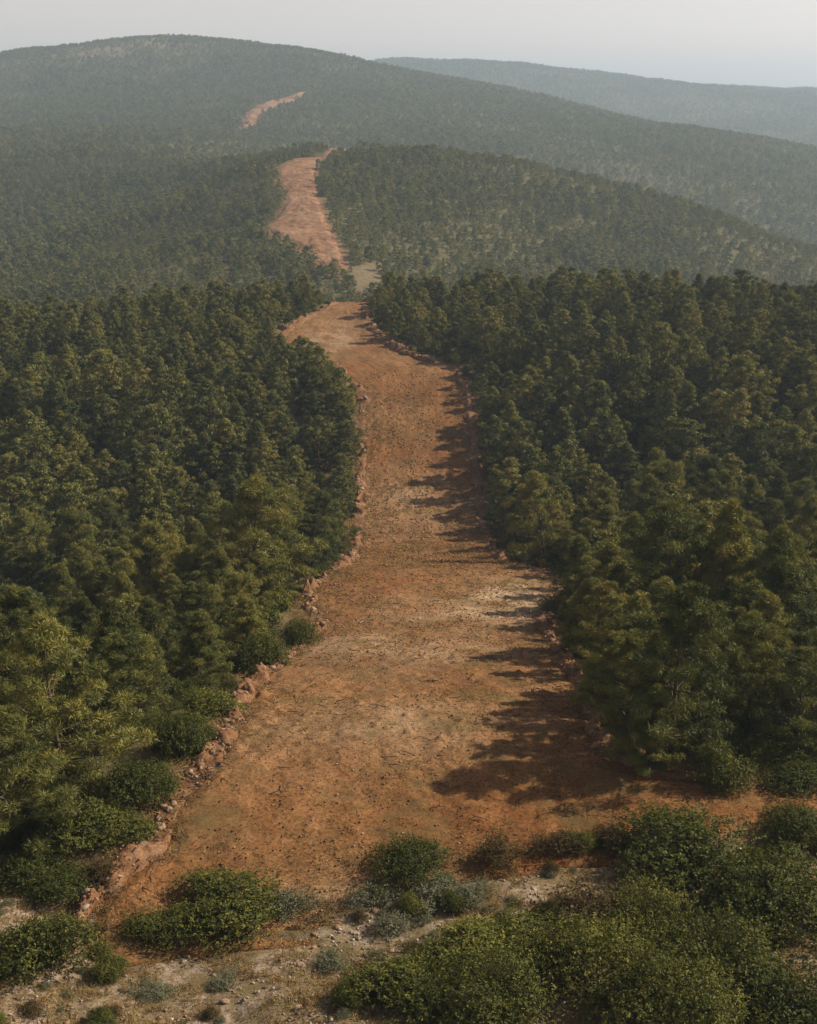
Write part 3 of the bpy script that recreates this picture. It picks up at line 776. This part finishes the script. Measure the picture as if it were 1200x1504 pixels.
def pebbles(x, y, z, size, tint):
    n = len(x)
    V = OCT[None] * rng.uniform(0.6, 1.3, (n, 6, 1)) * (size[:, None, None] * 0.5) * np.array([1, 0.75, 0.6])
    a = rng.uniform(0, 6.28, n); c, s = np.cos(a)[:, None], np.sin(a)[:, None]
    X_ = V[..., 0] * c - V[..., 1] * s; Y_ = V[..., 0] * s + V[..., 1] * c
    W = np.stack([X_ + x[:, None], Y_ + y[:, None], V[..., 2] + z[:, None]], -1)
    f = (np.arange(n)[:, None, None] * 6 + OCTF[None]).reshape(-1, 3)
    return W.reshape(-1, 3), f, np.repeat(tint, 6)
def zstrip(x, y):      # top of the dirt sheet without its finest grain
    return H0(x, y) + 0.08 + 0.055 * fbm(x / 0.55, y / 0.55, 3, 61) + 0.10 * fbm(x / 3.5, y / 3.5, 3, 63) + np.clip(fbm(x / 0.45, y / 0.45, 3, 71) - 0.6, 0, 1) * 0.16

# ------------------------------------------------------------------ banks along the strip's edges
def bank(side, ya, yb, out, label):
    ys = []; y = ya
    while y < yb: ys.append(y); y += max(0.10, y * 0.0022)
    ys = np.array(ys); xl, xr = edges(E_NEAR, ys)
    xl = xl + 0.3 * fbm(ys / 1.3, ys * 0 + 7, 3, 301); xr = xr + 0.3 * fbm(ys / 1.3, ys * 0 + 9, 3, 303)
    x0 = xl if side < 0 else xr
    g = np.gradient(x0, ys); g = np.convolve(g, np.ones(9) / 9, 'same')
    nx = 1 / np.sqrt(1 + g * g) * side; ny = -g / np.sqrt(1 + g * g) * side
    hgt = (0.26 + 0.28 * fbm(ys / 3, ys * 0 + 1, 3, 81 + side)) * np.clip((ys - ya) / 3 + 0.4, 0, 1)
    hgt = np.clip(hgt, 0.0, 0.6)
    c = np.linspace(-1, 1, 17)
    w = 0.52 + 0.28 * fbm(ys / 3, ys * 0 + 5, 2, 85)
    w = w * (1 + np.clip((ys - 100) / 160, 0, 0.7))
    lat = c[None] * w[:, None] + out
    X = x0[:, None] + nx[:, None] * lat; Y = ys[:, None] + ny[:, None] * lat
    prof = np.cos(c * math.pi / 2) ** 0.8
    rough = 0.75 * fbm(X / 0.5, Y / 0.5, 4, 87 + side) + 0.35 * np.clip(vnoise(X / 0.28, Y / 0.28, 88), -0.3, 1)
    Z = H0(X, Y) + prof[None] * hgt[:, None] * (1 + rough) + 0.05 - 0.3 * (np.abs(c)[None] > 0.98)
    V = np.stack([X, Y, Z], -1)
    e = link('earth_bank', None, label=label, category='bank', group='banks along the dirt strip')
    mound = link('earth_mound', mesh_from('earth_mound', V.reshape(-1, 3), grid_faces(len(ys), len(c)), M['bank'], False), e)
    return e, V, ys

def bank_stones(e, V, ys, n, rise=0.1):
    # larger stones one can pick out, then the small ones as one part
    wgt = (1 / ys) ** 1.1; pk = wgt / wgt.sum()
    for k in range(n):
        i = rng.choice(len(ys), p=pk); j = int(np.clip(rng.normal(8, 3.4), 2, 14))
        p = V[i, j]
        s = rng.uniform(0.2, 0.42) * (1 + max(0, ys[i] - 60) / 130) * (1.35 if rng.uniform() < 0.15 else 1)
        o = link('stone', STONES[rng.integers(8)], e)
        o.location = (p[0], p[1], p[2] + 0.1 * s); o.scale = (s, s, s); o.rotation_euler = (rng.uniform(-.4, .4), rng.uniform(-.4, .4), rng.uniform(0, 6.28))
    m = 1100
    i = rng.choice(len(ys), m, p=pk); j = rng.integers(1, 16, m)
    P = V[i, j] + rng.normal(0, 0.1, (m, 3)) * np.array([1, 1, 0.15])
    pv, pf, pt = pebbles(P[:, 0], P[:, 1], P[:, 2] + 0.02, rng.uniform(0.06, 0.2, m) * (1 + np.clip(ys[i] - 60, 0, 200) / 120), rng.uniform(0.15, 1, m))
    o = link('loose_stone', mesh_from('loose_stone', pv, pf, M['clod'], False, pt), e); o['kind'] = 'stuff'
eL, VL, yL = bank(-1, 41.5, 262, 0.12, 'long stony earth bank along the left edge of the dirt strip')
bank_stones(eL, VL, yL, 150)
eR, VR, yR = bank(1, 52.5, 262, 0.15, 'stony earth bank along the shaded right edge of the dirt strip')
bank_stones(eR, VR, yR, 130)

# ------------------------------------------------------------------ clutter on the dirt
def in_strip(n, ya, yb):
    y = np.exp(rng.uniform(math.log(ya), math.log(yb), n)); xl, xr = edges(E_NEAR, y)
    t = rng.uniform(0.01, 0.99, n); return xl + t * (xr - xl), y
cx_, cy_ = in_strip(42000, 40.8, 200)
kk = fbm(cx_ / 2.2, cy_ / 2.2, 3, 97) + rng.normal(0, 0.5, len(cx_)) > 0.0
cx_, cy_ = cx_[kk], cy_[kk]
sz = (0.04 + 0.13 * rng.uniform(0, 1, len(cx_)) ** 3) * np.clip(cy_ / 60, 0.9, 2.2)
pv, pf, pt = pebbles(cx_, cy_, zstrip(cx_, cy_) + 0.15 * sz, sz, np.clip(rng.normal(0.58, 0.25, len(cx_)), 0, 1))
link('dirt_clod', mesh_from('dirt_clod', pv, pf, M['clod'], False, pt), kind='stuff', label='clods and pebbles strewn over the red dirt strip', category='clods')

def tufts(x, y, z, L, nb, W, flat=0.35):
    n = len(x); B = np.repeat(np.stack([x, y, z], 1), nb, 0)
    a = rng.uniform(0, 6.28, n * nb); el = np.abs(rng.normal(0.2, flat, n * nb)) + 0.05
    D = np.stack([np.cos(a) * np.cos(el), np.sin(a) * np.cos(el), np.sin(el)], 1)
    LL = np.repeat(L, nb) * rng.uniform(0.5, 1.2, n * nb)
    B = B + rng.normal(0, 1, B.shape) * np.repeat(L, nb)[:, None] * np.array([.45, .45, 0.02])
    T = np.clip(np.repeat(rng.uniform(0, 1, n), nb) + rng.normal(0, 0.15, n * nb), 0, 1)
    return blades(B, unit(D), LL, np.full(n * nb, W) * np.repeat(L / L.mean(), nb), T, rng)
gx, gy = in_strip(26000, 40.8, 190)
kk = fbm(gx / 3.0, gy / 3.0, 3, 99) + rng.normal(0, 0.25, len(gx)) > 0.15
gx, gy = gx[kk], gy[kk]
tv, tf, tt_ = tufts(gx, gy, zstrip(gx, gy) - 0.02, rng.uniform(0.12, 0.26, len(gx)) * np.clip(gy / 70, 1, 2), 9, 0.014)
link('dry_grass', mesh_from('dry_grass', tv, tf, M['straw'], False, tt_), kind='stuff', label='dry grass and twigs lying flat across the dirt strip', category='dry grass')

ey = np.exp(rng.uniform(math.log(41.5), math.log(200), 3600)); el_, er_ = edges(E_NEAR, ey)
sd_ = rng.uniform(0, 1, 3600) < 0.62; ed = rng.normal(0.5, 0.8, 3600)
ex = np.where(sd_, el_ - ed, er_ + ed)
kk = ~((~sd_) & (ey < 52)); ex, ey = ex[kk], ey[kk]
tv, tf, tt_ = tufts(ex, ey, H(ex, ey) + 0.06, rng.uniform(0.15, 0.38, len(ex)) * np.clip(ey / 80, 1, 1.8), 12, 0.013, 0.6)
link('edge_grass', mesh_from('edge_grass', tv, tf, M['straw'], False, tt_), kind='stuff', label='dry grass growing along both banks of the strip', category='grass')
ns = 1500
ey = np.exp(rng.uniform(math.log(41.5), math.log(190), ns)); el_, er_ = edges(E_NEAR, ey); t_ = rng.uniform(0, 1, ns)
ex = np.where(t_ < 0.55, el_ - rng.normal(0.3, 0.9, ns), np.where(t_ < 0.75, er_ - np.abs(rng.normal(0, 1.2, ns)), el_ + rng.uniform(0, 1, ns) * (er_ - el_)))
ez = np.maximum(H(ex, ey), np.where(strip_dist(ex, ey) < 0, zstrip(ex, ey), -1e3)) + 0.05
sticks = []
for k in range(ns):
    a_ = rng.uniform(0, 6.28); l_ = rng.uniform(0.25, 0.9) * (1 + ey[k] / 250); c_ = np.array([ex[k], ey[k], ez[k]])
    h_ = np.array([math.cos(a_), math.sin(a_), rng.normal(0.05, 0.15)]) * l_ * 0.5; m_ = c_ + np.array([0, 0, 0.05]) + rng.normal(0, 0.05, 3)
    w_ = rng.uniform(0.012, 0.03)
    sticks += [tube(c_ - h_, m_, w_, w_ * 0.8, 3), tube(m_, c_ + h_, w_ * 0.8, w_ * 0.3, 3)]
kv = tris_join(sticks)
link('cut_twig', mesh_from('cut_twig', kv[0], kv[1], M['bark']), kind='stuff', label='cut twigs and dead branches littering the strip and its edges', category='twigs')

# ------------------------------------------------------------------ foreground rubble and low plants
rx_ = rng.uniform(-19, 19, 22000); ry_ = rng.uniform(30, 47.5, 22000)
mk = (strip_dist(rx_, ry_) > 0.1) & (rock_mask(rx_, ry_) > 0.15) & (fbm(rx_ / 2.4, ry_ / 2.4, 3, 131) + rng.normal(0, 0.25, 22000) > 0.0)
rx_, ry_ = rx_[mk], ry_[mk]
rs_ = 0.05 + 0.2 * rng.uniform(0, 1, len(rx_)) ** 3
rz_ = H(rx_, ry_)
bigk = np.argsort(-rs_)[:170]
smallk = np.setdiff1d(np.arange(len(rx_)), bigk)
pv, pf, pt = pebbles(rx_[smallk], ry_[smallk], rz_[smallk] + 0.02, rs_[smallk], np.clip(rng.normal(0.6, 0.25, len(smallk)), 0, 1))
rub = link('rock_rubble', mesh_from('rock_rubble', pv, pf, M['rubble'], False, pt), kind='stuff', label='pale limestone rubble covering the near slope below the strip', category='rubble')
for k in bigk:
    o = link('stone', STONES[rng.integers(8)], rub)
    s = float(rs_[k] * rng.uniform(1.0, 1.9)); o.location = (rx_[k], ry_[k], rz_[k] + 0.05 * s); o.scale = (s, s, s * 0.8); o.rotation_euler = (rng.uniform(-.2, .2), rng.uniform(-.2, .2), rng.uniform(0, 6.28))
gx = rng.uniform(-19, 19, 15000); gy = rng.uniform(30, 48, 15000)
mk = (strip_dist(gx, gy) > -0.2) & (rock_mask(gx, gy) > 0.1) & (fbm(gx / 1.8, gy / 1.8, 3, 151) + rng.normal(0, 0.2, 15000) > -0.1)
gx, gy = gx[mk], gy[mk]
tv, tf, tt_ = tufts(gx, gy, H(gx, gy) - 0.02, rng.uniform(0.14, 0.32, len(gx)), 16, 0.011, 0.75)
link('grass_tuft', mesh_from('grass_tuft', tv, tf, M['straw'], False, tt_), kind='stuff', label='dry yellowish grass tufts among the pale rubble', category='grass')

sx_ = rng.uniform(-19, 19, 1500); sy_ = rng.uniform(31, 50, 1500)
mk = (strip_dist(sx_, sy_) > -0.5) & (rock_mask(sx_, sy_) > 0.02) & (fbm(sx_ / 2.0, sy_ / 2.0, 3, 171) + rng.normal(0, 0.15, 1500) > 0.12)
sx_, sy_ = sx_[mk], sy_[mk]
stuff('low_scrub', 'low grey and brown scrub scattered over the pale rubble', 'scrub', np.stack([sx_, sy_, H(sx_, sy_) - 0.03], 1), rng.uniform(0, 6.28, len(sx_)), rng.uniform(0.2, 0.55, len(sx_)),
      rng.choice(4, len(sx_), p=[0.3, 0.3, 0.2, 0.2]), [BUSH['grey'][0][1], BUSH['grey'][1][1], BUSH['brown'][0][1], BUSH['dense'][0][1]])

# ------------------------------------------------------------------ shrubs one can tell apart
SW = {'dense': (2.6, 1.45), 'dark': (3.0, 1.5), 'big': (4.4, 2.4), 'grey': (1.2, 0.45), 'brown': (2.0, 1.0)}
SH = [  # column, base row, width px, height px, sort, label
    (58, 1452, 165, 118, 'dense', 'round bright green bush in the bottom left corner'),
    (312, 1395, 190, 92, 'dense', 'mounded green bush at the foot of the strip, right of the corner bush'),
    (225, 1402, 110, 36, 'dense', 'low green bush spreading left from the mounded bush'),
    (430, 1357, 85, 52, 'grey', 'small grey-green shrub between two dark mounded bushes'),
    (606, 1318, 135, 85, 'dark', 'dark green bush at the near end of the strip, centre bottom'),
    (737, 1290, 100, 72, 'brown', 'dark reddish brown shrub just right of the dark centre bush'),
    (818, 1278, 95, 58, 'brown', 'middle one of three dry brown shrubs below the strip'),
    (903, 1262, 90, 58, 'brown', 'rightmost dry brown shrub beside the big dark bush'),
    (1040, 1335, 250, 150, 'dark', 'big rounded dark bush at lower right, below the red track'),
    (1180, 1262, 130, 85, 'dark', 'dark bush at the right picture edge under the red track'),
    (1160, 1400, 230, 165, 'dark', 'tall leafy bush at right edge below the rounded dark bush'),
    (870, 1412, 190, 92, 'brown', 'sparse brownish shrub left of the leafy thicket'),
    (970, 1425, 190, 110, 'big', 'leafy bush in front of the big rounded dark bush'),
    (790, 1455, 190, 80, 'dense', 'yellowish green bush at the left end of the bottom right thicket'),
    (690, 1485, 200, 78, 'dense', 'low yellow-green bush at bottom centre beside the rubble'),
    (880, 1515, 230, 110, 'big', 'yellow-green bush on the bottom edge, centre of the thicket'),
    (1060, 1500, 240, 130, 'big', 'tall yellow-green bush near the bottom right corner'),
    (1190, 1535, 220, 150, 'dark', 'leafy bush filling the bottom right corner'),
    (590, 1530, 190, 66, 'dense', 'low green bush cut by the bottom edge, left end of thicket'),
    (720, 1555, 220, 90, 'big', 'green bush cut by the bottom edge left of the thicket centre'),
    (1000, 1580, 240, 110, 'big', 'leafy bush cut by the bottom edge right of the thicket centre'),
    (545, 1345, 95, 34, 'grey', 'grey-green cushion plant left below the dark centre bush'),
    (628, 1352, 110, 36, 'grey', 'widest grey-green cushion plant below the dark centre bush'),
    (700, 1340, 80, 32, 'grey', 'grey-green cushion plant below the reddish brown shrub'),
    (590, 1382, 80, 26, 'grey', 'lowest grey-green cushion plant on pale rubble below centre bush'),
    (485, 1432, 70, 34, 'grey', 'pale dry cushion plant alone on the rubble'),
    (215, 1470, 80, 26, 'grey', 'grey cushion plant on the rubble right of the corner bush'),
    (330, 1455, 60, 22, 'grey', 'small grey cushion plant in the middle of the rubble'),
    (437, 950, 66, 58, 'dark', 'round dark bush perched on the left bank where the strip narrows'),
    (378, 990, 92, 82, 'dark', 'larger grey-green bush left of the round bank bush'),
    (1068, 1168, 105, 82, 'dense', 'bush at the foot of the trunked pine in the near right corner'),
    (1150, 1130, 170, 100, 'dark', 'wide bush at the right edge, above the red track'),
    (1180, 1172, 130, 60, 'dark', 'low dark bush at the right edge between the red track and pines'),
    (1165, 1050, 160, 90, 'dark', 'upper wide bush at the right edge above the track'),
    (200, 1200, 130, 90, 'dark', 'dark bush at the bottom edge of the left wood'),
    (95, 1270, 150, 95, 'dense', 'bush below the tallest pine at the left'),
    (75, 1345, 130, 62, 'dark', 'dark bush at the left edge, directly behind the bright corner bush'),
    (140, 1322, 90, 45, 'brown', 'dry brown scrub at the foot of the left bank'),
    (170, 1255, 110, 60, 'dense', 'green bush on the left bank slope above the dry brown scrub'),
    (30, 1320, 130, 80, 'dark', 'dark low bush at the left edge above the corner bush'),
    (255, 1120, 110, 90, 'dark', 'dark bush beside the left bank, right of the tallest pine'),
    (300, 1060, 110, 70, 'dense', 'bush beside the left bank below the small pointed pine'),
    (810, 905, 40, 34, 'grey', 'little bush on the tip of the right bank by the side spur'),
]
for k, (u, v, w, h, srt, lab) in enumerate(SH):
    p = hit(u, v)
    dd = math.cos(PITCH) * p[1] - math.sin(PITCH) * p[2]
    W, Hh = w * dd / F, max((h - 0.32 * w) / 0.85, 0.26 * w) * dd / F
    vw, vh = SW[srt]
    sm, fm = BUSH[srt][k % len(BUSH[srt])]
    e = link('grey_shrub' if srt == 'grey' else 'dry_shrub' if srt == 'brown' else 'bush', None, label=lab, category='shrub', group='shrubs around the near end of the strip')
    e.location = (p[0], p[1] + W * 0.4, float(H(np.array([p[0]]), np.array([p[1] + W * 0.4]))[0]) - 0.05)
    e.rotation_euler = (0, 0, rng.uniform(0, 6.28)); s = W / vw * 1.05; e.scale = (s, s, max(Hh / vh, s * (0.9 if srt == 'big' else 0.8 if srt == 'brown' else 0.5))); e.empty_display_size = 0.3
    link('stems', sm, e); link('foliage', fm, e)

# ------------------------------------------------------------------ haze
bx = (-2900, 2900, -60, 4900, -190, 115)
xm = max(abs(Xg.min()), abs(Xg.max())) + 20
x0, x1, y0, y1, z0, z1 = -xm, xm, float(Yg.min()) - 40, float(Yg.max()) + 20, float(Zg.min()) - 2, max(float(Zg.max()) + 12, 12.0)
hv = np.array([(x, y, z) for x in (x0, x1) for y in (y0, y1) for z in (z0, z1)])
hf = np.array([(0, 1, 3, 2), (4, 6, 7, 5), (0, 4, 5, 1), (2, 3, 7, 6), (0, 2, 6, 4), (1, 5, 7, 3)])
hm, n, out = newmat('haze')
pv_ = n.nodes.new('ShaderNodeVolumePrincipled')
pv_.inputs['Color'].default_value = (0.60, 0.78, 1.0, 1); pv_.inputs['Density'].default_value = HAZE_DENSITY; pv_.inputs['Anisotropy'].default_value = 0.25
n.links.new(pv_.outputs[0], out.inputs['Volume'])
link('haze', mesh_from('haze', hv, hf, hm), kind='stuff', label='thin pale blue haze in the air over the hills', category='haze')
print('BOX', x0, x1, y0, y1, z0, z1)
